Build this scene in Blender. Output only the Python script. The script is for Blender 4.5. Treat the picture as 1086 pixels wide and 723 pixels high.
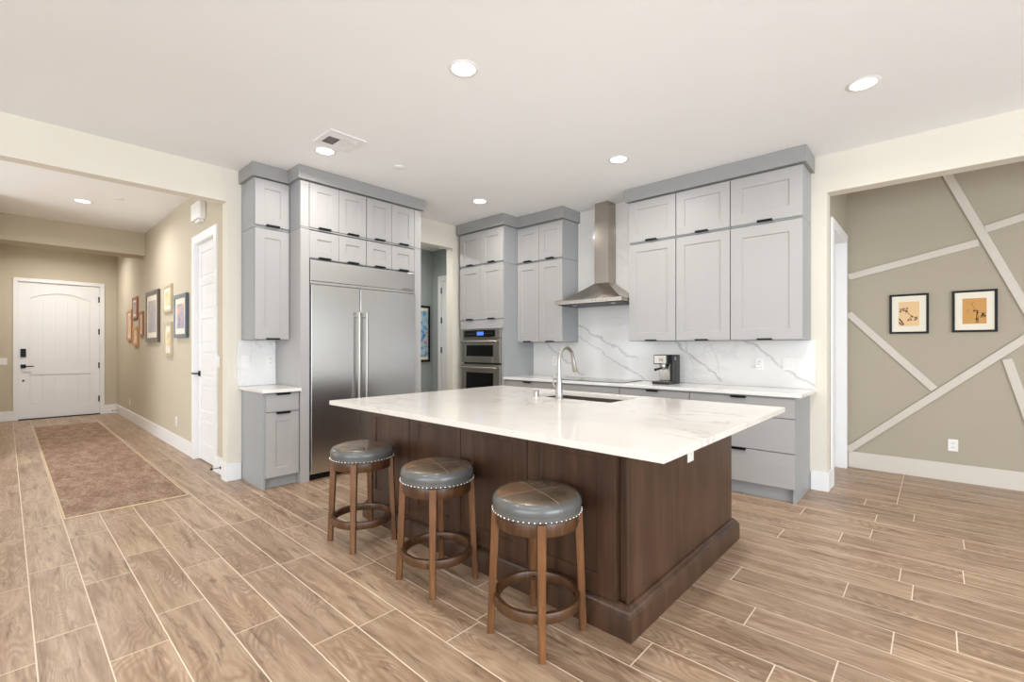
import bpy, bmesh, math, random
from mathutils import Vector, Matrix
random.seed(7)
SC = bpy.context.scene
COL = SC.collection
for o in list(bpy.data.objects): bpy.data.objects.remove(o)

# ------------------------------------------------------------------ camera
cam = bpy.data.cameras.new('camera'); camo = bpy.data.objects.new('camera', cam); COL.objects.link(camo)
camo.location = (0, 0, 1.30)
camo.rotation_euler = (math.radians(90), 0, math.radians(42.45))
cam.sensor_width = 36.0; cam.lens = 491.05 / 1086 * 36.0
cam.shift_y = 6.5 / 1086; cam.clip_start = 0.02; cam.clip_end = 100
SC.camera = camo

# ------------------------------------------------------------------ light
SC.view_settings.view_transform = 'Standard'
try: SC.view_settings.look = 'None'
except Exception: pass
SC.view_settings.gamma = 1.0
SC.view_settings.use_curve_mapping = False
SC.view_settings.exposure = 0.0
w = bpy.data.worlds.new('world'); SC.world = w; w.use_nodes = True
bgn = w.node_tree.nodes['Background']
bgn.inputs[0].default_value = (0.93, 0.96, 1.0, 1); bgn.inputs[1].default_value = 1.5

def area(name, loc, rot, sx, sy, power, col=(1, 1, 1), spread=180):
    l = bpy.data.lights.new(name, 'AREA'); l.shape = 'RECTANGLE'; l.size = sx; l.size_y = sy
    l.energy = power; l.color = col; l.spread = math.radians(spread)
    o = bpy.data.objects.new(name, l); COL.objects.link(o); o.location = loc; o.rotation_euler = rot
    return o
R = math.radians
# daylight standing in the window openings of the big room, the side room, the nook and the corridor
area('window_daylight', (0.6, -4.42, 1.40), (R(-112), 0, R(180)), 6.6, 2.3, 215, (0.80, 0.90, 1.0))
area('window_daylight', (4.92, 0.4, 1.40), (R(108), 0, R(90)), 4.6, 2.3, 290, (0.80, 0.90, 1.0))
area('window_daylight', (-6.9, -2.40, 1.40), (R(-90), 0, R(180)), 2.2, 2.2, 60, (0.88, 0.94, 1.0))
area('window_daylight', (3.92, 5.55, 1.50), (R(90), 0, R(90)), 1.0, 1.8, 10, (0.85, 0.93, 1.0))
CAN_POWER = 11.5

# ------------------------------------------------------------------ node helpers
def lin(c):
    out = []
    for v in c:
        v /= 255.0
        out.append(v / 12.92 if v <= 0.04045 else ((v + 0.055) / 1.055) ** 2.4)
    return (out[0], out[1], out[2], 1.0)

class NT:
    def __init__(s, name):
        s.m = bpy.data.materials.new(name); s.m.use_nodes = True
        s.t = s.m.node_tree; s.n = s.t.nodes; s.l = s.t.links
        s.b = s.n['Principled BSDF']
    def put(s, sock, v):
        if hasattr(v, 'is_output') or isinstance(v, bpy.types.NodeSocket): s.l.new(v, sock)
        else: sock.default_value = v
    def math(s, op, a, b=0.0, c=0.0):
        n = s.n.new('ShaderNodeMath'); n.operation = op
        s.put(n.inputs[0], a); s.put(n.inputs[1], b); s.put(n.inputs[2], c)
        return n.outputs[0]
    def coord(s, kind='Object'):
        return s.n.new('ShaderNodeTexCoord').outputs[kind]
    def sep(s, v):
        n = s.n.new('ShaderNodeSeparateXYZ'); s.l.new(v, n.inputs[0]); return n.outputs
    def comb(s, x, y, z):
        n = s.n.new('ShaderNodeCombineXYZ')
        for i, v in enumerate((x, y, z)): s.put(n.inputs[i], v)
        return n.outputs[0]
    def noise(s, v, scale, detail=3, rough=.5, dist=0.0):
        n = s.n.new('ShaderNodeTexNoise'); s.l.new(v, n.inputs['Vector'])
        n.inputs['Scale'].default_value = scale; n.inputs['Detail'].default_value = detail
        n.inputs['Roughness'].default_value = rough; n.inputs['Distortion'].default_value = dist
        return n.outputs[0]
    def white(s, v, dim='3D'):
        n = s.n.new('ShaderNodeTexWhiteNoise'); n.noise_dimensions = dim
        s.l.new(v, n.inputs['W' if dim == '1D' else 'Vector']); return n.outputs[0]
    def ramp(s, f, stops, interp='LINEAR'):
        n = s.n.new('ShaderNodeValToRGB'); s.l.new(f, n.inputs[0]); e = n.color_ramp; e.interpolation = interp
        e.elements.remove(e.elements[1]); e.elements[0].position = stops[0][0]; e.elements[0].color = stops[0][1]
        for p, c in stops[1:]: e.elements.new(p).color = c
        return n.outputs[0]
    def g(s, f, a, b):   # smooth ramp to 0..1
        n = s.n.new('ShaderNodeMapRange'); n.interpolation_type = 'SMOOTHSTEP'
        s.put(n.inputs[0], f); n.inputs[1].default_value = a; n.inputs[2].default_value = b
        return n.outputs[0]
    def mix(s, f, a, b, mode='MIX'):
        n = s.n.new('ShaderNodeMix'); n.data_type = 'RGBA'; n.blend_type = mode
        s.put(n.inputs[0], f); s.put(n.inputs[6], a); s.put(n.inputs[7], b)
        return n.outputs[2]
    def vmul(s, v, k):
        n = s.n.new('ShaderNodeVectorMath'); n.operation = 'MULTIPLY'; s.l.new(v, n.inputs[0]); n.inputs[1].default_value = k
        return n.outputs[0]
    def bump(s, h, strength, dist=0.002):
        n = s.n.new('ShaderNodeBump'); s.l.new(h, n.inputs['Height'])
        n.inputs['Strength'].default_value = strength; n.inputs['Distance'].default_value = dist
        s.l.new(n.outputs[0], s.b.inputs['Normal'])
    def fin(s, color=None, rough=.5, metal=0.0, spec=.5, coat=0.0):
        if color is not None: s.put(s.b.inputs['Base Color'], color)
        s.put(s.b.inputs['Roughness'], rough); s.put(s.b.inputs['Metallic'], metal)
        s.b.inputs['Specular IOR Level'].default_value = spec
        if coat: s.b.inputs['Coat Weight'].default_value = coat; s.b.inputs['Coat Roughness'].default_value = .12
        return s.m

def plain(name, rgb, rough=.5, metal=0.0, spec=.5, var=.03, vscale=3.0, bump=0.0, coat=0.0):
    t = NT(name); c = lin(rgb); n = t.noise(t.coord(), vscale, 4)
    lo = tuple(v * (1 - var) for v in c[:3]) + (1,); hi = tuple(min(1, v * (1 + var)) for v in c[:3]) + (1,)
    col = t.mix(n, lo, hi)
    if bump: t.bump(t.noise(t.coord(), 260, 3), bump, .0006)
    return t.fin(col, rough, metal, spec, coat)

M = {}
M['ceiling'] = plain('ceiling_paint', (248, 249, 249), .9, var=.01, bump=.15, spec=.2)
M['wall'] = plain('cream_wall_paint', (227, 220, 206), .8, var=.012, bump=.15, spec=.25)
M['hallwall'] = plain('greige_wall_paint', (202, 191, 171), .8, var=.012, bump=.15, spec=.25)
M['nook'] = plain('nook_wall_paint', (175, 165, 147), .8, var=.012, bump=.15, spec=.25)
M['blue'] = plain('blue_grey_wall_paint', (168, 176, 174), .8, var=.012, spec=.25)
M['trim'] = plain('white_trim_paint', (240, 239, 238), .42, var=.01)
M['accent_base'] = plain('ivory_skirting_paint', (214, 206, 194), .5, var=.01)
M['accent_trim'] = plain('ivory_trim_paint', (206, 197, 185), .5, var=.01)
M['cab'] = plain('grey_cabinet_paint', (172, 169, 166), .42, var=.015)
M['cabside'] = plain('grey_carcass_paint', (160, 161, 161), .42, var=.015)
M['crown'] = plain('grey_crown_paint', (152, 151, 149), .42, var=.015)
M['black'] = plain('black_metal', (22, 22, 23), .42, .6)
M['blackplastic'] = plain('black_plastic', (20, 20, 22), .38)
M['glass'] = plain('black_glass', (5, 5, 6), .04, spec=.6, var=0)
M['cooktop'] = plain('ceramic_cooktop_glass', (70, 68, 66), .06, spec=.8)
M['nail'] = plain('nickel_nail', (225, 222, 216), .22, 1.0)
M['nickel'] = plain('brushed_nickel', (168, 163, 156), .32, 1.0)
M['plate'] = plain('white_plastic', (238, 236, 231), .4)
M['mat'] = plain('picture_mat_board', (233, 225, 208), .8)
M['display'] = plain('oven_display', (60, 90, 180), .3)
dt = M['display'].node_tree.nodes['Principled BSDF']
dt.inputs['Emission Color'].default_value = (.1, .25, .9, 1); dt.inputs['Emission Strength'].default_value = .8

def steel(name, rgb, rough, axis, metal=1.0):
    t = NT(name); v = t.coord()
    k = {'z': (60, 60, 1), 'x': (1, 60, 60), 'y': (60, 1, 60)}[axis]
    n = t.noise(t.vmul(v, k), 1.0, 3)
    c = lin(rgb)
    col = t.mix(n, tuple(a * .985 for a in c[:3]) + (1,), tuple(min(1, a * 1.01) for a in c[:3]) + (1,))
    r = t.math('MULTIPLY_ADD', n, .012, rough - .006)
    t.b.inputs['Anisotropic'].default_value = .4
    return t.fin(col, r, metal)
M['steel'] = steel('brushed_steel', (196, 195, 193), .27, 'y')
M['hoodsteel'] = steel('hood_steel', (176, 168, 158), .26, 'z')
M['sinksteel'] = steel('sink_steel', (140, 132, 124), .38, 'x')
M['ovensteel'] = steel('oven_steel', (190, 185, 178), .26, 'x')

def marble(name, rgb, veinrgb, veins=(), soft=.25, rough=.12, plane='xz', scale=1.0, lines=True):
    t = NT(name); v = t.coord()
    base = lin(rgb); vein = lin(veinrgb)
    warp = t.noise(v, 2.2 * scale, 5, .6)
    cl = t.g(t.noise(v, 1.1 * scale, 4, .6), .45, .8)
    col = t.mix(t.math('MULTIPLY', cl, soft * .5), base, vein)
    if lines:
        a = t.math('ABSOLUTE', t.math('SUBTRACT', t.noise(t.vmul(v, (1, 1.9, 1.2)), 1.25 * scale, 5, .55, .5), .5))
        m = t.math('SUBTRACT', 1.0, t.g(a, .0, .022))
        m = t.math('MULTIPLY', m, t.g(t.noise(v, .9 * scale, 2), .45, .62))
        col = t.mix(t.math('MULTIPLY', m, soft), col, vein)
    if veins:
        s = t.sep(v); X = s[0] if plane[0] == 'x' else s[1]; Z = s[2]
        wx = t.math('MULTIPLY_ADD', t.noise(v, 5.5, 5, .6), .16, -.08)
        w2 = t.math('MULTIPLY_ADD', t.noise(v, 1.9, 2, .5), .30, -.15)
        tot = None
        for (x0, z0, x1, z1, wd, st) in veins:
            L = math.hypot(x1 - x0, z1 - z0); ux, uz = (x1 - x0) / L, (z1 - z0) / L
            dx = t.math('SUBTRACT', X, x0); dz = t.math('SUBTRACT', Z, z0)
            al = t.math('ADD', t.math('MULTIPLY', dx, ux), t.math('MULTIPLY', dz, uz))
            pe = t.math('ADD', t.math('MULTIPLY', dx, -uz), t.math('MULTIPLY', dz, ux))
            pe = t.math('ABSOLUTE', t.math('ADD', t.math('ADD', pe, wx), t.math('MULTIPLY', w2, .35)))
            mk = t.math('SUBTRACT', 1.0, t.g(pe, wd * .25, wd * 1.6))
            mk = t.math('MULTIPLY', mk, t.g(al, -.02, .05))
            mk = t.math('MULTIPLY', mk, t.math('SUBTRACT', 1.0, t.g(al, L - .05, L + .02)))
            mk = t.math('MULTIPLY', mk, st)
            tot = mk if tot is None else t.math('MAXIMUM', tot, mk)
        fade = t.math('MULTIPLY_ADD', t.noise(v, 7, 3), .9, .25)
        col = t.mix(t.math('MULTIPLY', tot, fade), col, vein)
    return t.fin(col, rough, 0, .5)
M['quartz'] = marble('island_quartz', (226, 220, 212), (184, 172, 160), soft=.5, rough=.1, scale=1.1)
M['quartz_edge'] = M['quartz']
M['counterq'] = marble('counter_quartz', (232, 229, 224), (200, 194, 188), soft=.22, rough=.12, scale=1.3)
M['splash'] = marble('backsplash_marble', (229, 226, 222), (154, 153, 153), rough=.14, soft=.12, scale=1.2, veins=(
    (-3.55, 1.66, -2.55, 1.15, .011, .7), (-3.50, 1.50, -2.45, 0.92, .010, .6), (-3.95, 1.38, -3.30, 0.93, .012, .6),
    (-2.20, 1.40, -1.60, 0.96, .013, .7), (-2.02, 1.38, -1.92, 1.10, .008, .5), (-1.45, 1.40, -0.80, 0.92, .012, .6),
    (-2.6, 2.4, -3.4, 2.0, .008, .0), (-1.75, 1.36, -1.62, 1.0, .006, .3)))
M['splash_small'] = marble('small_backsplash_marble', (236, 235, 233), (168, 166, 164), rough=.14, soft=.35, scale=3.0)

def wood(name, c1, c2, c3, axis='z', rough=.35, scale=1.0, coat=0.0, spec=.5):
    t = NT(name); v = t.coord()
    k = {'z': (14, 14, 1.1), 'x': (1.1, 14, 14), 'y': (14, 1.1, 14)}[axis]
    a = t.noise(t.vmul(v, tuple(q * scale for q in k)), 1.0, 6, .6, .4)
    b = t.noise(t.vmul(v, tuple(q * scale * 6 for q in k)), 1.0, 3, .5)
    big = t.noise(v, 2.3, 3, .5)
    f = t.math('ADD', t.math('MULTIPLY', a, .6), t.math('ADD', t.math('MULTIPLY', b, .18), t.math('MULTIPLY', big, .22)))
    col = t.ramp(f, [(.32, lin(c1)), (.5, lin(c2)), (.68, lin(c3))])
    t.bump(b, .04, .0006)
    return t.fin(col, rough, 0, spec, coat)
M['darkwood'] = wood('dark_walnut_cabinet', (46, 30, 20), (70, 48, 34), (94, 67, 49), 'z', .36, 1.0)
M['stoolwood'] = wood('stool_wood', (74, 46, 24), (106, 68, 38), (142, 98, 58), 'z', .33, 1.6)
M['ringwood'] = wood('stool_ring_wood', (58, 37, 22), (84, 55, 32), (112, 76, 46), 'z', .36, 1.6)

# leather: four stitched quarters, mottled grey brown, with ceiling light and rim reflection painted in
def leather():
    t = NT('lit_quarter_leather'); v = t.coord()
    s = t.sep(v)
    n = t.noise(v, 7, 5, .6); n2 = t.noise(v, 60, 3, .6)
    ang = R(-21)
    ax = t.math('ADD', t.math('MULTIPLY', s[0], math.cos(ang)), t.math('MULTIPLY', s[1], math.sin(ang)))
    ay = t.math('ADD', t.math('MULTIPLY', s[0], -math.sin(ang)), t.math('MULTIPLY', s[1], math.cos(ang)))
    q1 = t.math('GREATER_THAN', ax, 0.0); q2 = t.math('GREATER_THAN', ay, 0.0)
    base = t.ramp(n, [(.3, lin((84, 73, 62))), (.55, lin((112, 97, 80))), (.75, lin((134, 114, 93)))])
    brown = t.ramp(n, [(.3, lin((116, 88, 66))), (.7, lin((150, 116, 86)))])  # warmer tan imitates direct ceiling light on one quarter of the seat
    qq = t.math('MULTIPLY', t.math('SUBTRACT', 1.0, q1), t.math('SUBTRACT', 1.0, q2))
    top = t.math('GREATER_THAN', s[2], .628)
    rad = t.math('SQRT', t.math('ADD', t.math('MULTIPLY', s[0], s[0]), t.math('MULTIPLY', s[1], s[1])))
    side = t.g(rad, .178, .192)
    col = t.mix(t.math('MULTIPLY', qq, .75), base, brown)
    col = t.mix(side, col, lin((92, 92, 90)))  # cool window reflection on the seat rim, painted as grey
    seam = t.math('MINIMUM', t.math('ABSOLUTE', ax), t.math('ABSOLUTE', ay))
    sm = t.math('SUBTRACT', 1.0, t.g(seam, .0012, .0028))
    col = t.mix(t.math('MULTIPLY', sm, t.math('SUBTRACT', 1.0, side)), col, lin((160, 138, 120)))
    t.bump(t.math('ADD', t.math('MULTIPLY', n2, .4), t.math('MULTIPLY', t.g(seam, 0, .005), 1.0)), .25, .002)
    return t.fin(col, .26, 0, .7)
M['leather'] = leather()

# floor: wood-look porcelain planks 915 x 204 mm running along X
def floor_mat():
    t = NT('wood_look_tile_floor'); v = t.coord(); s = t.sep(v)
    PW, PL, Y0 = .204, .915, .085
    yy = t.math('DIVIDE', t.math('SUBTRACT', s[1], Y0), PW)
    row = t.math('FLOOR', yy); fy = t.math('SUBTRACT', yy, row)
    known = {0: -2.92, 1: -2.516, 2: -2.79, 3: -2.34, 4: -2.915, 10: -.298, 11: -.663, 12: -.14, 13: .07, 14: -.355, 15: -.09, 17: .117}
    rnd = random.Random(3); stops = []
    for i in range(32):
        r = i - 7; off = known.get(r, None)
        off = rnd.random() if off is None else (off / PL) % 1.0
        stops.append((max(0, (i) / 40.0 + .0001) if i else 0.0, (off, off, off, 1)))
    pos = t.math('DIVIDE', t.math('ADD', row, 7.5), 40.0)
    off = t.ramp(pos, stops, 'CONSTANT')
    xx = t.math('SUBTRACT', t.math('DIVIDE', s[0], PL), off)
    pl = t.math('FLOOR', xx); fx = t.math('SUBTRACT', xx, pl)
    gy = t.math('MULTIPLY', t.math('MINIMUM', fy, t.math('SUBTRACT', 1.0, fy)), PW)
    gx = t.math('MULTIPLY', t.math('MINIMUM', fx, t.math('SUBTRACT', 1.0, fx)), PL)
    gd = t.math('MINIMUM', gx, gy)
    grout = t.math('SUBTRACT', 1.0, t.g(gd, .0018, .0034))
    idv = t.comb(row, pl, 1.7)
    r1 = t.white(idv); r2 = t.white(t.comb(pl, row, 5.1))
    # grain coordinates, shifted per plank
    gvx = t.math('ADD', s[0], t.math('MULTIPLY', r1, 37.0)); gvy = t.math('ADD', s[1], t.math('MULTIPLY', r2, 11.0))
    g1 = t.comb(t.math('MULTIPLY', gvx, 1.7), t.math('MULTIPLY', gvy, 17.0), r1)
    n1 = t.noise(g1, 1.0, 7, .66, .9)
    g2 = t.comb(t.math('MULTIPLY', gvx, 7), t.math('MULTIPLY', gvy, 120.0), r2)
    n2 = t.noise(g2, 1.0, 3, .6)
    g3 = t.comb(t.math('MULTIPLY', gvx, 1.5), t.math('MULTIPLY', gvy, 6.5), r2)
    n3 = t.noise(g3, 1.0, 1.5, .4, .35)
    rings = t.math('MULTIPLY_ADD', t.math('SINE', t.math('MULTIPLY', n3, 170.0)), .5, .5)
    ringm = t.math('MULTIPLY', rings, t.g(t.noise(t.comb(t.math('MULTIPLY', gvx, 1.1), t.math('MULTIPLY', gvy, 4.0), 3.0), 1.0, 2), .40, .56))
    base = t.ramp(n1, [(.28, lin((128, 102, 80))), (.42, lin((162, 134, 109))), (.56, lin((182, 155, 129))), (.75, lin((196, 172, 148)))])
    base = t.mix(t.math('MULTIPLY', ringm, .52), base, lin((128, 98, 74)))
    base = t.mix(t.math('MULTIPLY', t.g(n2, .45, .72), .40), base, lin((140, 112, 88)))
    dk = t.g(t.noise(t.comb(t.math('MULTIPLY', gvx, 2.6), t.math('MULTIPLY', gvy, 20.0), 9.0), 1.0, 5, .68, .7), .54, .70)
    base = t.mix(t.math('MULTIPLY', dk, .75), base, lin((98, 74, 56)))
    tone = t.math('MULTIPLY_ADD', r1, .16, .90)
    cb = t.n.new('ShaderNodeVectorMath'); cb.operation = 'SCALE'; t.l.new(base, cb.inputs[0]); t.l.new(tone, cb.inputs[3])
    col = t.mix(grout, cb.outputs[0], lin((226, 208, 186)))
    h = t.math('SUBTRACT', t.math('MULTIPLY', n2, .15), grout)
    t.bump(h, .35, .0012)
    rough = t.math('MULTIPLY_ADD', grout, .35, .36)
    return t.fin(col, rough, 0, .45)
M['floor'] = floor_mat()

def rug_mat():
    t = NT('woven_rug'); v = t.coord(); s = t.sep(v)
    n = t.noise(t.vmul(v, (1.0, 2.5, 1)), 3.2, 6, .75); f = t.noise(v, 55, 3, .7)
    f2 = t.math('ADD', t.math('MULTIPLY', n, .5), t.math('MULTIPLY', f, .5))
    col = t.ramp(f2, [(.36, lin((118, 92, 78))), (.5, lin((154, 126, 108))), (.62, lin((186, 162, 142)))])
    t.bump(f, .6, .004)
    return t.fin(col, .95, 0, .1)
M['rug'] = rug_mat()
M['rugedge'] = plain('rug_binding', (214, 190, 156), .9)

def art(name, stops, scale=6, dist=1.0, k=(1, 1, 1)):
    t = NT(name); v = t.coord()
    n = t.noise(t.vmul(v, k), scale, 5, .6, dist)
    return t.fin(t.ramp(n, [(p, lin(c)) for p, c in stops]), .45)

# ------------------------------------------------------------------ mesh helpers
WORLD = {}      # world location of every parent empty
class MB:
    def __init__(s): s.b = bmesh.new()
    def _f(s, vs, idx):
        for f in idx:
            try: s.b.faces.new([vs[i] for i in f])
            except ValueError: pass
    def box(s, x0, x1, y0, y1, z0, z1, T=None):
        p = [(x, y, z) for z in (z0, z1) for y in (y0, y1) for x in (x0, x1)]
        vs = [s.b.verts.new(T(*q) if T else q) for q in p]
        s._f(vs, ((0, 2, 3, 1), (4, 5, 7, 6), (0, 1, 5, 4), (2, 6, 7, 3), (0, 4, 6, 2), (1, 3, 7, 5))); return s
    def prism(s, pts, h0, h1, plane='xy'):
        """pts polygon, extruded along the axis normal to plane between h0 and h1"""
        def P(a, b, h): return {'xy': (a, b, h), 'xz': (a, h, b), 'yz': (h, a, b)}[plane]
        lo = [s.b.verts.new(P(a, b, h0)) for a, b in pts]; hi = [s.b.verts.new(P(a, b, h1)) for a, b in pts]
        n = len(pts); s.b.faces.new(lo); s.b.faces.new(hi[::-1])
        for i in range(n): s.b.faces.new((lo[i], hi[i], hi[(i + 1) % n], lo[(i + 1) % n]))
        return s
    def lathe(s, prof, c=(0, 0, 0), n=48, close=True):
        rings = []
        for r, z in prof:
            if r < 1e-6: rings.append([s.b.verts.new((c[0], c[1], c[2] + z))])
            else: rings.append([s.b.verts.new((c[0] + r * math.cos(2 * math.pi * i / n), c[1] + r * math.sin(2 * math.pi * i / n), c[2] + z)) for i in range(n)])
        for a, b in zip(rings, rings[1:]):
            if len(a) == 1 and len(b) == 1: continue
            for i in range(n):
                j = (i + 1) % n
                if len(a) == 1: s.b.faces.new((a[0], b[i], b[j]))
                elif len(b) == 1: s.b.faces.new((a[i], a[j], b[0]))
                else: s.b.faces.new((a[i], a[j], b[j], b[i]))
        if close:
            for r in (rings[0], rings[-1]):
                if len(r) > 1:
                    try: s.b.faces.new(r)
                    except ValueError: pass
        return s
    def tube(s, pts, r, n=14, caps=True):
        pts = [Vector(p) for p in pts]; rr = r if isinstance(r, (list, tuple)) else [r] * len(pts)
        up = None; rings = []
        for i, p in enumerate(pts):
            d = (pts[min(i + 1, len(pts) - 1)] - pts[max(i - 1, 0)]).normalized()
            if up is None:
                up = Vector((0, 0, 1)) if abs(d.z) < .9 else Vector((1, 0, 0))
            a = d.cross(up).normalized(); b = a.cross(d).normalized(); up = b
            rings.append([s.b.verts.new(p + rr[i] * (math.cos(2 * math.pi * k / n) * a + math.sin(2 * math.pi * k / n) * b)) for k in range(n)])
        for a, b in zip(rings, rings[1:]):
            for k in range(n): s.b.faces.new((a[k], a[(k + 1) % n], b[(k + 1) % n], b[k]))
        if caps: s.b.faces.new(rings[0][::-1]); s.b.faces.new(rings[-1])
        return s
    def shaker(s, a0, a1, z0, z1, T, th=.02, st=.06, rec=.009, b0=0.0):
        def R4(i, b): return [s.b.verts.new(T(a, b, z)) for a, z in ((a0 + i, z0 + i), (a1 - i, z0 + i), (a1 - i, z1 - i), (a0 + i, z1 - i))]
        bk, fr, inn, rc = R4(0, b0), R4(0, b0 + th), R4(st, b0 + th), R4(st + .002, b0 + th - rec)
        s.b.faces.new(bk[::-1]); s.b.faces.new(rc)
        for A, B in ((bk, fr), (fr, inn), (inn, rc)):
            for i in range(4): s.b.faces.new((A[i], A[(i + 1) % 4], B[(i + 1) % 4], B[i]))
        return s
    def build(s, name, mat, parent=None, bevel=0.0, smooth=False, seg=2, loc=None):
        bmesh.ops.recalc_face_normals(s.b, faces=s.b.faces[:])
        off = Vector(WORLD.get(parent.name, (0, 0, 0))) if parent else Vector(loc or (0, 0, 0))
        if off.length: bmesh.ops.translate(s.b, verts=s.b.verts[:], vec=-off)
        me = bpy.data.meshes.new(name); s.b.to_mesh(me); s.b.free()
        o = bpy.data.objects.new(name, me); COL.objects.link(o)
        mats = mat if isinstance(mat, (list, tuple)) else [mat]
        for m in mats: me.materials.append(m)
        if parent: o.parent = parent; WORLD[o.name] = tuple(off)
        else: o.location = off; WORLD[o.name] = tuple(off)
        if smooth:
            for p in me.polygons: p.use_smooth = True
        if bevel:
            md = o.modifiers.new('bevel', 'BEVEL'); md.width = bevel; md.segments = seg; md.limit_method = 'ANGLE'; md.angle_limit = R(35)
        return o

def smooth_angle(o, deg=35):
    me = o.data
    for p in me.polygons: p.use_smooth = True
    bm = bmesh.new(); bm.from_mesh(me)
    for e in bm.edges:
        if len(e.link_faces) == 2 and e.calc_face_angle(0) > R(deg): e.smooth = False
    bm.to_mesh(me); bm.free(); return o

def tag(o, label=None, cat=None, group=None, kind=None):
    if label: o['label'] = label
    if cat: o['category'] = cat
    if group: o['group'] = group
    if kind: o['kind'] = kind
    return o
def thing(name, loc, label, cat, group=None):
    o = bpy.data.objects.new(name, None); COL.objects.link(o); o.location = loc; o.empty_display_size = .05
    WORLD[o.name] = tuple(loc); return tag(o, label, cat, group)
def copy_tree(o, parent=None):
    c = o.copy(); COL.objects.link(c); c.parent = parent
    for ch in [x for x in bpy.data.objects if x.parent == o]: copy_tree(ch, c)
    return c
def struct(name, mb, mat, bevel=0.0, label=None):
    o = mb.build(name, mat, None, bevel); o['kind'] = 'structure'
    return o
def lbl(o, t): o['label'] = t; return o

# ------------------------------------------------------------------ room shell
CZ = 3.03; YW = 4.985; XW = -5.065; YH = 1.487; YA = 6.195; XN = -.72
struct('floor', MB().box(-12.4, 5.1, -4.6, 6.5, -.1, 0), M['floor'])
struct('ceiling', MB().box(XW - .13, 5.1, -4.6, YA + .2, CZ, CZ + .12), M['ceiling'])
struct('ceiling_hall', MB().box(-12.4, XW - .13, -2.6, YH + .1, 3.10, 3.2), M['ceiling'])
struct('wall_hood', MB().box(-6.6, XN, YW, YW + .15, 0, CZ), M['wall'])
struct('wall_nook_header', MB().box(XN, 4.98, YW, YW + .15, 2.69, CZ), M['wall'])
struct('wall_fridge', MB().box(XW - .135, XW, 1.446, 3.36, 0, CZ).box(XW - .135, XW, 3.36, 4.288, 2.705, CZ).box(XW - .135, XW, 4.288, YW, 0, CZ), M['wall'])
struct('wall_hall_header', MB().box(XW - .135, XW, -.9, 1.446, 2.71, CZ + .08), M['wall'])
struct('wall_left', MB().box(XW - .135, XW, -4.5, -.9, 0, CZ), M['wall'])
# window walls of the big room behind the camera
struct('wall_back', MB().box(XW, -2.8, -4.6, -4.5, 0, CZ).box(4.0, 5.0, -4.6, -4.5, 0, CZ).box(-2.8, 4.0, -4.6, -4.5, 2.6, CZ).box(-2.8, 4.0, -4.6, -4.5, 0, .2), M['wall'])
struct('wall_right', MB().box(5.0, 5.1, -4.5, -2.0, 0, CZ).box(5.0, 5.1, 2.8, YW, 0, CZ).box(5.0, 5.1, -2.0, 2.8, 2.6, CZ).box(5.0, 5.1, -2.0, 2.8, 0, .2), M['wall'])
mb = MB()
for x in (-2.8, -1.15, .55, 2.25, 3.94): mb.box(x, x + .06, -4.56, -4.50, .2, 2.6)
mb.box(-2.8, 4.0, -4.56, -4.50, .2, .27).box(-2.8, 4.0, -4.56, -4.50, 2.53, 2.6)
struct('window_1', mb, M['trim'])
mb = MB()
for y in (-2.0, -.4, 1.2, 2.74): mb.box(5.0, 5.06, y, y + .06, .2, 2.6)
mb.box(5.0, 5.06, -2, 2.8, .2, .27).box(5.0, 5.06, -2, 2.8, 2.53, 2.6)
struct('window_2', mb, M['trim'])
# hallway
struct('wall_hall', MB().box(-12.1, -6.345, YH, YH + .12, 0, 3.1).box(-6.345, -5.60, YH, YH + .12, 2.50, 3.1).box(-5.60, XW - .135, YH, YH + .12, 0, 3.1)
       .box(-6.345, -5.60, YH + .10, YH + .12, 0, 2.5), M['hallwall'])
struct('wall_entry', MB().box(-12.12, -12.0, -.3, .145, 0, 3.1).box(-12.12, -12.0, 1.237, YH, 0, 3.1).box(-12.12, -12.0, .145, 1.237, 2.475, 3.1), M['hallwall'])
struct('wall_hall_beam', MB().box(-9.62, -9.22, -.10, YH, 2.745, 3.1), M['hallwall'])
struct('wall_hall_left', MB().box(-12.0, -8.1, -.24, -.12, 0, 3.1).box(-8.22, -8.1, -2.5, -.24, 0, 3.1), M['hallwall'])
struct('wall_side_room', MB().box(-8.22, -8.0, -2.6, -2.5, 0, 3.1).box(-5.8, XW - .135, -2.6, -2.5, 0, 3.1).box(-8.0, -5.8, -2.6, -2.5, 2.5, 3.1).box(-8.0, -5.8, -2.6, -2.5, 0, .2), M['hallwall'])
# corridor behind the kitchen
struct('wall_corridor', MB().box(-6.5, -6.4, 1.61, YW, 0, 2.95).box(-6.40, XW - .135, YH + .12, YH + .2, 0, 2.95).box(-6.40, -6.18, YW - .012, YW, 0, 2.95).box(-6.18, -5.32, YW - .012, YW, 2.45, 2.95).box(-5.32, XW - .135, YW - .012, YW, 0, 2.95), M['blue'])
struct('ceiling_corridor', MB().box(-6.5, XW - .135, YH + .12, YW, 2.95, 3.05), M['ceiling'])
# nook
struct('wall_accent', MB().box(XN - .12, 5.0, YA, YA + .12, 0, CZ), M['nook'])
struct('wall_nook_left', MB().box(XN - .12, XN, YW + .15, 5.272, 0, CZ).box(XN - .12, XN, 6.075, YA, 0, CZ).box(XN - .12, XN, 5.272, 6.075, 2.42, CZ), M['nook'])
struct('wall_nook_right', MB().box(4.0, 4.1, YW + .15, 5.0 + .15, 0, CZ).box(4.0, 4.1, 6.1, YA, 0, CZ).box(4.0, 4.1, 5.15, 6.1, 2.45, CZ).box(4.0, 4.1, 5.15, 6.1, 0, .5), M['nook'])

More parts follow.
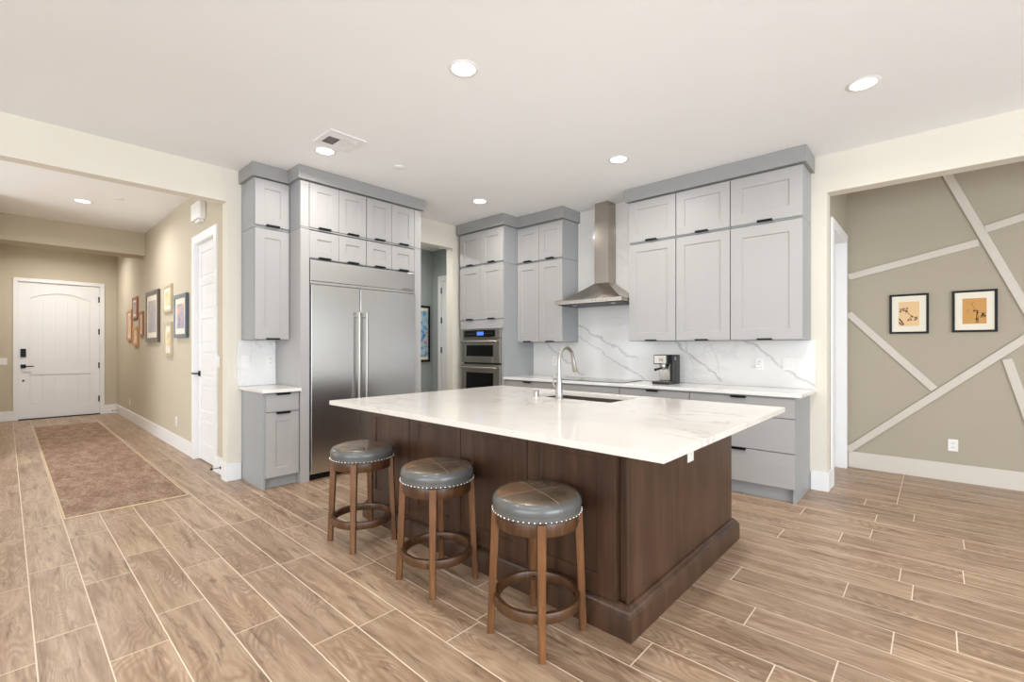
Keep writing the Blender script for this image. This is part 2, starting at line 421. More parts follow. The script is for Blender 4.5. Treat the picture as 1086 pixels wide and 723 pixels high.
# skirting
BH = .172
def bb(x0, x1, y0, y1): return MB().box(x0, x1, y0, y1, 0, BH)
struct('baseboard_pillar', MB().box(-.843, XN + .014, YW - .014, YW, 0, BH).box(XN, XN + .014, YW, 5.17, 0, BH), M['trim'], .003)
struct('baseboard_accent', bb(XN + .02, 4.0, YA - .014, YA), M['accent_base'], .003)
struct('baseboard_fridge', MB().box(XW, XW + .014, 1.446, 1.568, 0, BH).box(XW - .135, XW + .014, 1.432, 1.446, 0, BH), M['trim'], .003)
struct('baseboard_hall', MB().box(-12.0, -6.44, YH - .014, YH, 0, BH).box(-5.545, XW - .14, YH - .014, YH, 0, BH), M['trim'], .003)
struct('baseboard_entry', MB().box(-12.0, -11.986, -.12, .084, 0, BH).box(-12.0, -11.986, 1.303, YH - .014, 0, BH), M['trim'], .003)

# accent wall battens: each a flat board across the wall
def batten(p, q, wd=.066, i=0, th=.018):
    (x0, z0), (x1, z1) = p, q
    L = math.hypot(x1 - x0, z1 - z0); nx, nz = -(z1 - z0) / L * wd / 2, (x1 - x0) / L * wd / 2
    o = MB().prism([(x0 + nx, z0 + nz), (x1 + nx, z1 + nz), (x1 - nx, z1 - nz), (x0 - nx, z0 - nz)], YA - th, YA, 'xz').build('trim_%d' % i, M['accent_trim'], None, .0015)
    o['kind'] = 'structure'
batten((-.70, 2.060), (.30, 2.285), i=1)
batten((.075, 3.0), (.675, 1.46), i=2, th=.019)
batten((.345, 2.401), (1.9, 2.86), i=3)
batten((-.70, 1.665), (-.008, .884), i=4)
batten((-.705, .182), (1.9, 2.58), i=5, th=.0195)
batten((.483, 1.19), (.735, .19), i=6)

# ------------------------------------------------------------------ doors
# front door on the entry wall, faces +X
def front_door():
    X = -12.0
    mb = MB(); z1 = 2.475
    mb.box(X - .118, X + .018, .084, .147, 0, 2.535).box(X - .118, X + .018, 1.235, 1.303, 0, 2.535).box(X - .118, X + .018, .147, 1.235, z1 - .002, 2.535)
    struct('trim_7', mb, M['trim'], .003)
    # slab with a real plank recess: arch-topped upper panel and rectangular lower panel
    xf = X - .02
    d = MB().box(xf - .045, xf - .018, .148, 1.234, .016, 2.47)
    y0, y1 = .148, 1.234; p0, p1 = .29, 1.092
    d.box(xf - .018, xf, y0, p0, .016, 2.47).box(xf - .018, xf, p1, y1, .016, 2.47)
    d.box(xf - .018, xf, p0, p1, .016, .26).box(xf - .018, xf, p0, p1, .80, 1.0)
    # arched top rail
    n = 16; pts = []
    for i in range(n + 1):
        u = i / n; pts.append((p0 + (p1 - p0) * u, 2.17 + .12 * math.sin(math.pi * u) ** .8))
    for a, b in zip(pts, pts[1:]):
        d.prism([(a[0], a[1]), (b[0], b[1]), (b[0], 2.47), (a[0], 2.47)], xf - .018, xf, 'yz')
    k = 5; wdt = (p1 - p0) / k
    for i in range(k):
        a, b = p0 + i * wdt + .006, p0 + (i + 1) * wdt - .006
        d.box(xf - .018, xf - .010, a, b, .275, .785)
        d.box(xf - .018, xf - .010, a, b, 1.015, 2.165)
    o = d.build('door_1', M['trim'], None, .0015); o['kind'] = 'structure'
    WORLD[o.name] = (0, 0, 0)
    MB().box(xf, xf + .02, .175, .245, 1.12, 1.27).build('keypad_lock', M['black'], o, .004)
    h = MB().box(xf, xf + .016, .178, .242, .925, .99); h.tube([(xf + .01, .21, .957), (xf + .055, .21, .957), (xf + .055, .34, .957)], .009)
    h.build('door_handle', M['black'], o, .002)
    MB().tube([(xf - .002, .21, .70), (xf + .006, .21, .70)], .016).build('deadbolt', M['black'], o)
    for z in (.30, .95, 1.6, 2.22):
        MB().box(xf - .004, xf + .008, 1.214, 1.233, z - .055, z + .055).build('hinge', M['black'], o)
front_door()
o = MB().box(-12.05, -11.975, .148, 1.234, 0.001, .014).build('trim_11', M['black']); o['kind'] = 'structure'
# six-panel door in the hall wall, faces -Y
def hall_door():
    Y = YH; mb = MB()
    mb.box(-6.44, -6.343, Y - .018, Y + .098, 0, 2.58).box(-5.602, -5.505, Y - .018, Y + .098, 0, 2.58).box(-6.343, -5.602, Y - .018, Y + .098, 2.484, 2.58)
    struct('trim_8', mb, M['trim'], .003)
    yf = Y + .03; x0, x1 = -6.341, -5.604
    d = MB().box(x0, x1, yf + .010, yf + .04, .015, 2.482)
    p0, p1 = x0 + .10, x1 - .10
    d.box(x0, p0, yf, yf + .01, .015, 2.482).box(p1, x1, yf, yf + .01, .015, 2.482)
    zs = []; z = .20; ph = (2.38 - .20 - 5 * .085) / 6
    edges = [.015]
    for i in range(6):
        edges += [z, z + ph]; z += ph + .085
    edges.append(2.482)
    for a, b in zip(edges[::2], edges[1::2]): d.box(p0, p1, yf, yf + .01, a, b)
    for a, b in zip(edges[1:-1:2], edges[2::2]):
        # raised field
        q = MB
        d.prism([(p0 + .03, a + .03), (p1 - .03, a + .03), (p1 - .03, b - .03), (p0 + .03, b - .03)], yf + .004, yf + .010, 'xz')
    o = d.build('door_2', M['trim'], None, .002); o['kind'] = 'structure'; WORLD[o.name] = (0, 0, 0)
    h = MB().box(x0 + .03, x0 + .085, yf - .012, yf, .965, 1.025); h.tube([(x0 + .057, yf, .995), (x0 + .057, yf - .055, .995), (x0 - .05, yf - .055, .995)], .009)
    h.build('door_handle', M['black'], o, .002)
    for z in (.33, 1.15, 1.95 + .25): MB().box(x1 - .022, x1 - .001, yf - .010, yf + .002, z - .06, z + .06).build('hinge', M['black'], o)
hall_door()
# door of the nook, faces +X
def nook_door():
    X = XN; mb = MB()
    mb.box(X - .12, X + .018, 5.175, 5.275, 0, 2.51).box(X - .12, X + .018, 6.072, 6.172, 0, 2.51).box(X - .12, X + .018, 5.275, 6.072, 2.417, 2.51)
    struct('trim_9', mb, M['trim'], .003)
    xf = X - .075
    d = MB().box(xf - .04, xf - .01, 5.277, 6.070, .012, 2.415)
    for a, b in ((5.277, 5.38), (5.967, 6.070)): d.box(xf - .01, xf, a, b, .012, 2.415)
    for a, b in ((.012, .22), (1.02, 1.14), (2.27, 2.415)): d.box(xf - .01, xf, 5.38, 5.967, a, b)
    o = d.build('door_3', M['trim'], None, .002); o['kind'] = 'structure'; WORLD[o.name] = (0, 0, 0)
    MB().box(X - .035, X - .01, 5.266, 5.2735, .96, 1.03).build('strike_plate', M['black'], o)
nook_door()
# corridor door casing and slab, faces -Y
mb = MB().box(-6.24, -6.15, YW - .03, YW - .012, 0, 2.50).box(-5.36, -5.27, YW - .03, YW - .012, 0, 2.50).box(-6.15, -5.36, YW - .03, YW - .012, 2.41, 2.50)
struct('trim_10', mb, M['trim'], .003)
o = MB().box(-6.148, -5.362, YW - .022, YW - .010, .01, 2.405).build('door_4', M['trim'], None, .002); o['kind'] = 'structure'; WORLD[o.name] = (0, 0, 0)
for z in (.4, 1.25, 1.75, 2.25): MB().box(-6.155, -6.140, YW - .036, YW - .022, z - .05, z + .05).build('hinge', M['black'], o)

# ------------------------------------------------------------------ cabinetry
YF = 4.645            # carcass front of hood-wall uppers (doors stand 20 mm proud)
def TY(Y): return lambda a, b, z: (a, Y - b, z)      # face looks to -Y, b = outward
def TX(X): return lambda a, b, z: (X + b, a, z)      # face looks to +X
def pull(parent, a, z, T, b=.02, wd=.125, up=True):
    mb = MB(); mb.box(a - wd / 2, a + wd / 2, b - .012, b + .022, z - .003, z + .003, T)
    mb.box(a - wd / 2, a + wd / 2, b + .018, b + .023, z - .003, z + .013, T) if up else mb.box(a - wd / 2, a + wd / 2, b + .018, b + .023, z - .013, z + .003, T)
    return mb.build('handle', M['black'], parent, .0008)
def cabinet(name, label, cat, facing, plane, back, a0, a1, z0, z1, doors, group=None, toe=None, slab=False, rail=None, left_pull=None):
    """facing 'Y' (front to -Y) or 'X' (front to +X); doors = list of (a0,a1,z0,z1,kind,pull_pos)"""
    T = TY(plane) if facing == 'Y' else TX(plane)
    depth = abs(back - plane)
    base = T((a0 + a1) / 2, -depth / 2, z0)
    t = thing(name, base, label, cat, group)
    mb = MB()
    if toe:
        mb.box(a0, a1, -depth, 0, z0 + toe[0], z1, T); e = toe[2]
        t0, t1 = (a0, a1) if not e else ((e[1], a1) if e[0] == a0 else (a0, e[0]))
        mb.box(t0, t1, -depth, -toe[1], z0, z0 + toe[0], T)
        if e: mb.box(e[0], e[1], -depth, 0, z0, z0 + toe[0], T)
    else: mb.box(a0, a1, -depth, 0, z0, z1, T)
    body = mb.build('cabinet_body', M['cabside'], t, .0012)
    if rail:
        MB().box(a0, a1, -.004, .022, rail[0], rail[1], T).build('light_rail', M['cab'], t, .0012)
    for (d0, d1, q0, q1, kind, pz) in doors:
        mb = MB(); g = .0022
        if kind == 'drawer': mb.box(d0 + g, d1 - g, .001, .02, q0 + g, q1 - g, T); nm = 'drawer'
        else: mb.shaker(d0 + g, d1 - g, q0 + g, q1 - g, T, .02, kind if isinstance(kind, float) else .062, b0=.001); nm = 'door'
        d = mb.build(nm, M['cab'], t, .0012)
        if pz is not None:
            pa = (d0 + d1) / 2
            if isinstance(pz, tuple): pa, pz = pz
            mid = abs(pz - q1) < .03
            pull(d, pa, pz, T, up=not mid)
    return t

# right wall cabinets, three columns
cols = [(-2.488, -1.962), (-1.958, -1.435), (-1.431, -.842)]
names = [('beside the range hood', 'left'), ('in the middle of the right wall run', 'middle'), ('at the corner by the nook opening', 'widest')]
for (a0, a1), (w1, w2) in zip(cols, names):
    cabinet('wall_cabinet', 'tall grey single door wall cabinet above the coffee counter, ' + {'left': 'nearest the range hood', 'middle': 'centre one of three', 'widest': 'widest one at the nook corner'}[w2], 'cabinet', 'Y', YF, YW-.002, a0, a1, 1.365, 2.42,
            [(a0, a1, 1.367, 2.415, .10 if w2 == 'widest' else .085, 1.367)], 'tall wall cabinets right of the hood')
    cabinet('wall_cabinet', 'short grey stacked cabinet under the ceiling crown, ' + {'left': 'nearest the range hood', 'middle': 'centre one of the right run', 'widest': 'widest one at the nook corner'}[w2], 'cabinet', 'Y', YF, YW-.002, a0, a1, 2.423, 2.885,
            [(a0, a1, 2.437, 2.875, .10 if w2 == 'widest' else .085, 2.437)], 'short wall cabinets right of the hood')
# mid pair between oven tower and hood
a0, a1 = -4.135, -3.393
cabinet('wall_cabinet', 'tall grey double door wall cabinet between the oven tower and range hood', 'cabinet', 'Y', YF, YW-.002, a0, a1, 1.365, 2.40,
        [(a0, (a0 + a1) / 2, 1.367, 2.395, .085, 1.367), ((a0 + a1) / 2, a1, 1.367, 2.395, .085, 1.367)])
cabinet('wall_cabinet', 'short grey double door cabinet stacked on top, just left of the hood chimney', 'cabinet', 'Y', YF, YW-.002, a0, a1, 2.403, 2.885,
        [(a0, (a0 + a1) / 2, 2.417, 2.865, .085, 2.417), ((a0 + a1) / 2, a1, 2.417, 2.865, .085, 2.417)])
# oven tower
YO = 4.375; a0, a1 = -4.985, -4.138
T = TY(YO)
t = thing('oven_cabinet', ((a0 + a1) / 2, (YO + YW) / 2, 0), 'tall grey oven tower cabinet with double doors above built in ovens', 'cabinet')
YK = YW - .002; mb = MB(); mb.box(a0, a1, YO, YK, 0, .34).box(a0, -4.935, YO, YK, .34, 1.545).box(-4.185, a1, YO, YK, .34, 1.545).box(a0, a1, YO, YK, 1.545, 2.40).box(-4.935, -4.185, 4.93, YK, .34, 1.545)
mb.build('cabinet_body', M['cabside'], t, .0012)
am = (a0 + a1) / 2
for d0, d1 in ((a0, am), (am, a1)):
    d = MB().shaker(d0 + .002, d1 - .002, 1.677, 2.403, T, .02, .09, b0=.001).build('door', M['cab'], t, .0012); pull(d, (d0 + d1) / 2, 1.677, T)
MB().box(a0 + .01, a1 - .01, .002, .018, 1.552, 1.665, T).build('filler_panel', M['cab'], t, .001)
d = MB().box(a0 + .002, a1 - .002, .001, .02, .11, .325, T).build('drawer', M['cab'], t, .0012); pull(d, am, .325, T, up=False)
cabinet('wall_cabinet', 'short grey double door cabinet stacked on top of the oven tower', 'cabinet', 'Y', YO, YW-.002, a0, a1, 2.403, 2.885,
        [(a0, am, 2.43, 2.87, .09, 2.43), (am, a1, 2.43, 2.87, .09, 2.43)])
# built-in combination oven
def ovens():
    x0, x1 = -4.932, -4.188; Y = YO; T = TY(Y)
    t = thing('wall_oven', ((x0 + x1) / 2, Y + .25, .345), 'stainless double wall oven with blue lit display built into grey tower', 'oven')
    MB().box(x0 + .01, x1 - .01, Y + .001, 4.925, .345, 1.54).build('oven_body', M['blackplastic'], t)
    MB().box(x0, x1, .001, .03, 1.427, 1.54, T).build('control_fascia', M['ovensteel'], t, .002)
    cp = MB().box(x0 + .05, x1 - .09, .03, .034, 1.438, 1.528, T).build('control_panel', M['glass'], t, .0005)
    MB().box(-4.62, -4.49, .034, .0355, 1.46, 1.508, T).build('display', M['display'], cp)
    for bx in [x0 + .09 + i * .045 for i in range(5)] + [x1 - .15 - i * .04 for i in range(4)]:
        lbl(MB().tube([(bx, Y - .034, 1.483), (bx, Y - .035, 1.483)], .0055, 10).build('touch_button', M['nickel'], cp), 'small pale round touch mark')
    for z0, z1, wz0, wz1 in ((1.09, 1.418, 1.175, 1.325), (.35, 1.066, .47, .955)):
        d = MB()
        T2 = T
        # door with window cut-out
        d.box(x0, x0 + .085, .001, .035, z0, z1, T2).box(x1 - .12, x1, .001, .035, z0, z1, T2)
        d.box(x0 + .085, x1 - .12, .001, .035, z0, wz0, T2).box(x0 + .085, x1 - .12, .001, .035, wz1, z1, T2)
        dd = d.build('oven_door', M['ovensteel'], t, .002)
        MB().box(x0 + .08, x1 - .115, .004, .029, wz0 - .004, wz1 + .004, T2).build('oven_window', M['glass'], dd)
        hz = z1 - .045
        h = MB().tube([(x0 + .03, Y - .075, hz), (x1 - .03, Y - .075, hz)], .013)
        for hx in (x0 + .06, x1 - .06): h.tube([(hx, Y - .03, hz), (hx, Y - .075, hz)], .009)
        smooth_angle(h.build('oven_handle', M['nickel'], dd))
ovens()

# fridge wall: side panels, fridge, cabinets over it
XF = -4.48; T = TX(XF)
t = thing('fridge_surround', (-4.76, 2.58, 0), 'tall grey panel surround framing the built in refrigerator on both sides', 'cabinet')
MB().box(XW + .002, XF + .02, 1.893, 1.977, 0, 2.438).build('side_panel', M['cab'], t, .0012)
MB().box(XW + .002, XF + .02, 3.201, 3.290, 0, 2.438).build('side_panel', M['cab'], t, .0012)
fr = [(1.977, 2.276), (2.276, 2.584), (2.588, 2.896), (2.896, 3.199)]
for i, (k0, k1) in enumerate(((0, 1), (2, 3))):
    side = ('left', 'right')[i]
    A0, A1 = fr[k0][0], fr[k1][1]
    cabinet('wall_cabinet', 'low grey double door cabinet directly above the fridge grille, %s pair of doors' % side, 'cabinet', 'X', XF, XW+.002, A0 if i else A0 + .001, A1 - (.001 if i else 0), 2.162, 2.438,
            [(d[0], d[1], 2.166, 2.430, .075, 2.166) for d in (fr[k0], fr[k1])], 'cabinets above the refrigerator')
    B0 = 1.893 if i == 0 else A0; B1 = 3.290 if i else A1
    cabinet('wall_cabinet', 'grey double door cabinet under the crown above the refrigerator, %s pair of doors' % side, 'cabinet', 'X', XF, XW+.002, B0, B1, 2.441, 2.90,
            [(d[0], d[1], 2.458, 2.893, .075, 2.458) for d in (fr[k0], fr[k1])], 'cabinets above the refrigerator', rail=(2.441, 2.452))
    c_ = [o for o in bpy.data.objects if o.get('label', '').startswith('grey double door cabinet under the crown above the refrigerator, ' + side)][0]
    f0, f1 = (1.893, 1.974) if i == 0 else (3.202, 3.290)
    MB().box(f0, f1, .001, .020, 2.456, 2.893, T).build('filler_strip', M['cab'], c_, .0012)

def fridge():
    t = thing('refrigerator', (-4.75, 2.59, 0), 'wide stainless built in side by side refrigerator with long vertical bar handles', 'refrigerator')
    y0, y1, ys = 1.983, 3.196, 2.500; X = XF
    MB().box(-5.05, X, y0, y1, .06, 2.150).build('fridge_body', M['steel'], t)
    g = MB(); g.box(X, X + .03, y0, y1, 1.945, 2.150).box(X, X + .034, y0, y1, 1.915, 1.940)
    gr = g.build('top_grille', M['steel'], t, .003)
    MB().box(X + .030, X + .0315, 3.02, 3.15, 1.952, 1.968).build('badge', M['nickel'], gr)
    for a, b in ((y0, ys), (ys, y1)):
        d = MB().box(X + .002, X + .045, a + .003, b - .003, .085, 1.905).build('fridge_door', M['steel'], t, .004)
        hy = (b - .042) if b == ys else (a + .042)
        h = MB().tube([(X + .105, hy, .70), (X + .105, hy, 1.66)], .014, 18)
        for z in (.74, 1.62): h.tube([(X + .04, hy, z), (X + .105, hy, z)], .010)
        smooth_angle(h.build('fridge_handle', M['nickel'], d))
    k = MB().box(-5.0, X - .03, y0 + .01, y1 - .01, 0, .082)
    for i in range(9): k.box(X - .03, X - .018, y0 + .02, y1 - .02, .008 + i * .008, .012 + i * .008)
    k.build('toe_grille', M['blackplastic'], t)
fridge()

# left narrow stack
XL = -4.725
cabinet('wall_cabinet', 'narrow tall grey wall cabinet over the little side counter left of fridge', 'cabinet', 'X', XL, XW+.002, 1.572, 1.890, 1.37, 2.43, [(1.575, 1.888, 1.374, 2.425, .082, 1.374)])
cabinet('wall_cabinet', 'narrow short grey cabinet stacked under crown left of the fridge cabinets', 'cabinet', 'X', XL, XW+.002, 1.572, 1.890, 2.433, 2.90, [(1.575, 1.888, 2.455, 2.893, .082, 2.455)])
XB = -4.50
cabinet('base_cabinet', 'narrow grey base cabinet with one drawer and one door left of fridge', 'cabinet', 'X', XB, XW+.002, 1.572, 1.890, 0, .884,
        [(1.592, 1.888, .705, .872, 'drawer', .872), (1.592, 1.888, .105, .700, .082, .697)], toe=(.10, .05, (1.572, 1.592)))
o = MB().box(XW + .002, -4.425, 1.545, 1.8905, .885, .915).build('countertop', M['counterq'], None, .002)
tag(o, 'small white quartz countertop on the narrow base cabinet left of the fridge', 'countertop')
o = MB().box(XW + .002, XW + .018, 1.53, 1.890, .916, 1.368).build('backsplash', M['splash_small'], None, .001)
tag(o, 'small marble backsplash panel with two outlets left of the fridge', 'backsplash')

# crown mouldings
def crown(pts_prism, label):
    mb = MB()
    for a in pts_prism: mb.box(*a)
    o = mb.build('crown_moulding', M['crown'], None, .0015); tag(o, label, 'crown moulding'); return o
crown([(XW + .002, XL + .045, 1.545, 1.863, 2.903, CZ - .002)], 'grey crown on the narrow cabinet stack left of the fridge')
crown([(XW + .002, XF + .05, 1.863, 3.32, 2.903, CZ - .002)], 'grey crown over the refrigerator cabinets')
crown([(a0 if False else -5.02, -4.108, YO - .05, YW - .002, 2.888, CZ - .002), (-4.108, -3.363, YF - .05, YW - .002, 2.888, CZ - .002)], 'grey stepped crown over the oven tower and cabinet left of hood')
crown([(-2.518, -.812, YF - .05, YW - .002, 2.888, CZ - .002)], 'long grey crown over the wall cabinets right of the hood')

# base run on the hood wall
YB = 4.405
runs = [(-4.136, -3.362, 'beside the oven tower'), (-3.358, -2.473, 'under the cooktop'), (-2.469, -1.728, 'under the coffee machine'), (-1.724, -.850, 'at the nook end of the hood wall')]
for i, (a0, a1, wh) in enumerate(runs):
    e = (a1 - .022, a1) if i == 3 else None
    b1 = a1 - (.0 if i < 3 else .004)
    cabinet('base_cabinet', 'grey three drawer base cabinet ' + wh, 'cabinet', 'Y', YB, YW-.002, a0, a1, 0, .884,
            [(a0, b1, .705, .868, 'drawer', None if i == 1 else .868), (a0, b1, .415, .70, 'drawer', .70), (a0, b1, .118, .41, 'drawer', .41)],
            'base cabinets along the hood wall', toe=(.113, .04, e))
o = MB().box(-4.137, -.800, 4.352, YW - .002, .885, .915).build('countertop', M['counterq'], None, .002)
tag(o, 'long white quartz countertop along the hood wall under cooktop and coffee machine', 'countertop')
o = MB().box(-4.137, -.806, YW - .018, YW - .002, .916, 1.363).box(-3.390, -2.490, YW - .018, YW - .002, 1.363, 2.885).box(-3.360, -2.521, YW - .018, YW - .002, 2.885, CZ - .002).build('backsplash', M['splash'], None)
tag(o, 'grey veined white marble backsplash rising behind the range hood', 'backsplash')

# cooktop
t = thing('cooktop', (-2.93, 4.66, .915), 'flat dark glass electric cooktop set on the counter below the hood', 'cooktop')
MB().box(-3.385, -2.470, 4.43, 4.90, .9152, .922).build('glass_surface', M['cooktop'], t, .0015)
for x, y, r in ((-3.17, 4.55, .075), (-3.17, 4.77, .10), (-2.93, 4.66, .12), (-2.68, 4.55, .095), (-2.68, 4.78, .075)):
    mb = MB()
    mb.lathe([(r, .0), (r + .003, .0), (r + .003, .0006), (r, .0006), (r, 0)], (x, y, .922), 40, close=False)
    lbl(mb.build('burner_ring', M['plate'], t), 'thin pale ring printed on dark glass')

# range hood
def hood():
    x0, x1, y0, y1 = -3.385, -2.492, 4.47, YW - .021
    cx0, cx1, cy0 = -3.035, -2.845, 4.79; zb = 1.805; zt = 2.065
    t = thing('range_hood', (-2.94, 4.75, zb), 'stainless chimney range hood with flared canopy over the cooktop', 'range hood')
    mb = MB()
    prof = []
    n = 10
    prof.append((0.0, zb)); prof.append((0.0, zb + .042))
    for i in range(1, n + 1):
        u = i / n; prof.append((u, zb + .042 + (zt - zb - .042) * (u ** 1.35 * .75 + u * .25)))
    rings = []
    for u, z in prof:
        rings.append([mb.b.verts.new(p) for p in ((x0 + (cx0 - x0) * u, y0 + (cy0 - y0) * u, z), (x1 + (cx1 - x1) * u, y0 + (cy0 - y0) * u, z), (x1 + (cx1 - x1) * u, y1, z), (x0 + (cx0 - x0) * u, y1, z))])
    for a, b in zip(rings, rings[1:]):
        for i in range(4): mb.b.faces.new((a[i], a[(i + 1) % 4], b[(i + 1) % 4], b[i]))
    mb.b.faces.new(rings[0]); mb.b.faces.new(rings[-1])
    smooth_angle(mb.build('canopy', M['hoodsteel'], t), 22)
    c = MB().box(cx0, cx1, cy0, y1, zt - .002, 2.80).box(cx0 + .003, cx1 - .003, cy0 + .003, y1, 2.80, CZ - .003)
    c.build('chimney', M['hoodsteel'], t, .002)
    f = MB().box(x0 + .03, x1 - .03, y0 + .03, y1 - .03, zb - .006, zb + .001); f.build('filter_panel', M['blackplastic'], t)
    for i in range(5): MB().tube([(-2.86 + i * .045, y0 + .001, zb + .021), (-2.86 + i * .045, y0 - .004, zb + .021)], .008, 12).build('control_button', M['nickel'], t)
    for x in (-3.2, -2.68): lbl(MB().tube([(x, 4.62, zb - .006), (x, 4.62, zb - .010)], .03, 20).build('hood_lamp', M['plate'], t), 'round pale lamp under the canopy')
hood()

# coffee machine
def coffee():
    x0, x1, y0, y1, z = -2.185, -2.005, 4.60, 4.84, .9155
    t = thing('espresso_machine', (-2.095, 4.72, z), 'compact black and steel espresso machine standing on the back counter', 'coffee machine')
    MB().box(x0, x1, y0 + .13, y1, z, z + .305).box(x1 - .035, x1, y0 + .06, y0 + .13, z + .03, z + .305).build('machine_body', M['blackplastic'], t, .006)
    h = MB().box(x0, x1 - .032, y0 - .01, y0 + .13, z + .205, z + .305).build('brew_head', M['blackplastic'], t, .006)
    fc = MB().box(x0 + .010, x1 - .042, y0 - .016, y0 - .009, z + .214, z + .298).build('steel_fascia', M['ovensteel'], h, .002)
    MB().tube([(x0 + .085, y0 - .016, z + .256), (x0 + .085, y0 - .030, z + .256)], .017, 20).build('control_knob', M['nickel'], fc)
    MB().box(x0 + .01, x1 - .04, y0 + .115, y0 + .131, z + .035, z + .19).build('steel_back_plate', M['ovensteel'], t, .002)
    smooth_angle(MB().lathe([(.030, .178), (.034, .182), (.034, .206), (.024, .212)], (x0 + .078, y0 + .055, z), 28).build('group_head', M['nickel'], t))
    p = smooth_angle(MB().lathe([(.0, .150), (.024, .152), (.030, .160), (.031, .178), (.0, .179)], (x0 + .078, y0 + .055, z), 28).build('portafilter', M['nickel'], t))
    MB().tube([(x0 + .070, y0 + .03, z + .165), (x0 + .052, y0 - .05, z + .155), (x0 + .050, y0 - .075, z + .150)], [.010, .012, .014]).build('handle', M['blackplastic'], p)
    MB().tube([(x0 + .078, y0 + .055, z + .152), (x0 + .078, y0 + .050, z + .130)], .007).build('spout', M['nickel'], p)
    tr = MB().box(x0 - .004, x1 - .002, y0 - .035, y0 + .13, z, z + .028).build('drip_tray', M['blackplastic'], t, .004)
    mb = MB()
    for i in range(8): mb.box(x0 + .012, x1 - .015, y0 - .024 + i * .017, y0 - .017 + i * .017, z + .028, z + .031)
    mb.build('tray_grid', M['ovensteel'], tr)
    MB().tube([(x1 - .030, y0 + .05, z + .21), (x1 - .028, y0 + .03, z + .16), (x1 - .020, y0 + .01, z + .10)], .0055).build('steam_wand', M['nickel'], t)
    MB().tube([(x1 - .001, y0 + .10, z + .265), (x1 + .010, y0 + .10, z + .265)], .018, 20).build('steam_knob', M['nickel'], t)
coffee()

# ------------------------------------------------------------------ island
IX0, IX1, IY0, IY1 = -3.205, -1.022, 1.888, 3.325
def island():
    t = thing('island_cabinet', ((IX0 + IX1) / 2, (IY0 + IY1) / 2, 0), 'dark walnut kitchen island cabinet with framed panels on the seating side', 'island')
    MB().box(IX0, -2.50, IY0, IY1, .0, .883).box(-1.58, -1.072, IY0, IY1, .0, .883).box(-1.072, IX1 - .010, IY0 + .022, IY1, .0, .883).box(-2.50, -1.58, IY0, 2.74, 0, .883).box(-2.50, -1.58, 3.29, IY1, 0, .883).box(-2.50, -1.58, 2.74, 3.29, 0, .60).build('cabinet_body', M['darkwood'], t, .0012)
    MB().box(IX1 - .010, IX1, IY0, IY1, 0, .883).build('end_panel', M['darkwood'], t, .0012)
    T = TY(IY0)
    for a, b in ((-3.19, -2.662), (-2.658, -2.134), (-2.130, -1.601), (-1.597, -1.070)):
        MB().shaker(a + .001, b - .001, .145, .878, T, .022, .096, .010, b0=.0005).build('panel_door', M['darkwood'], t, .0015)
    # kitchen-side doors
    T2 = lambda a, b, z: (a, IY1 + b, z)
    for a, b in ((-3.19, -2.60), (-2.595, -2.05), (-2.045, -1.6), (-1.595, -1.03)):
        MB().shaker(a + .001, b - .001, .145, .878, T2, .02, .06, b0=.0005).build('door', M['darkwood'], t, .0015)
    # moulded plinth, swept round the body with mitred corners
    prof = [(0, 0), (.040, 0), (.040, .098), (.037, .104), (.030, .112), (.028, .120), (.018, .127), (.014, .135), (.008, .140), (.0, .142)]
    mb = MB(); rings = []
    for cx, cy, sx, sy in ((IX0, IY0, -1, -1), (IX1, IY0, 1, -1), (IX1, IY1, 1, 1), (IX0, IY1, -1, 1)):
        rings.append([mb.b.verts.new((cx + sx * d, cy + sy * d, z)) for d, z in prof])
    for k in range(4):
        a, b = rings[k], rings[(k + 1) % 4]
        for i in range(len(prof)): j = (i + 1) % len(prof); mb.b.faces.new((a[i], a[j], b[j], b[i]))
    smooth_angle(mb.build('plinth_moulding', M['darkwood'], t), 50)
    o = MB().box(IX1, IX1 + .006, 2.565, 2.645, .655, .772)
    pl = o.build('outlet_plate', M['plate'], t, .002)
    k = MB()
    for zz in (.685, .742): k.box(IX1 + .006, IX1 + .008, 2.59, 2.62, zz - .014, zz + .014)
    k.build('socket', M['plate'], pl, .001)
island()
CT0, CT1 = .8845, .9145
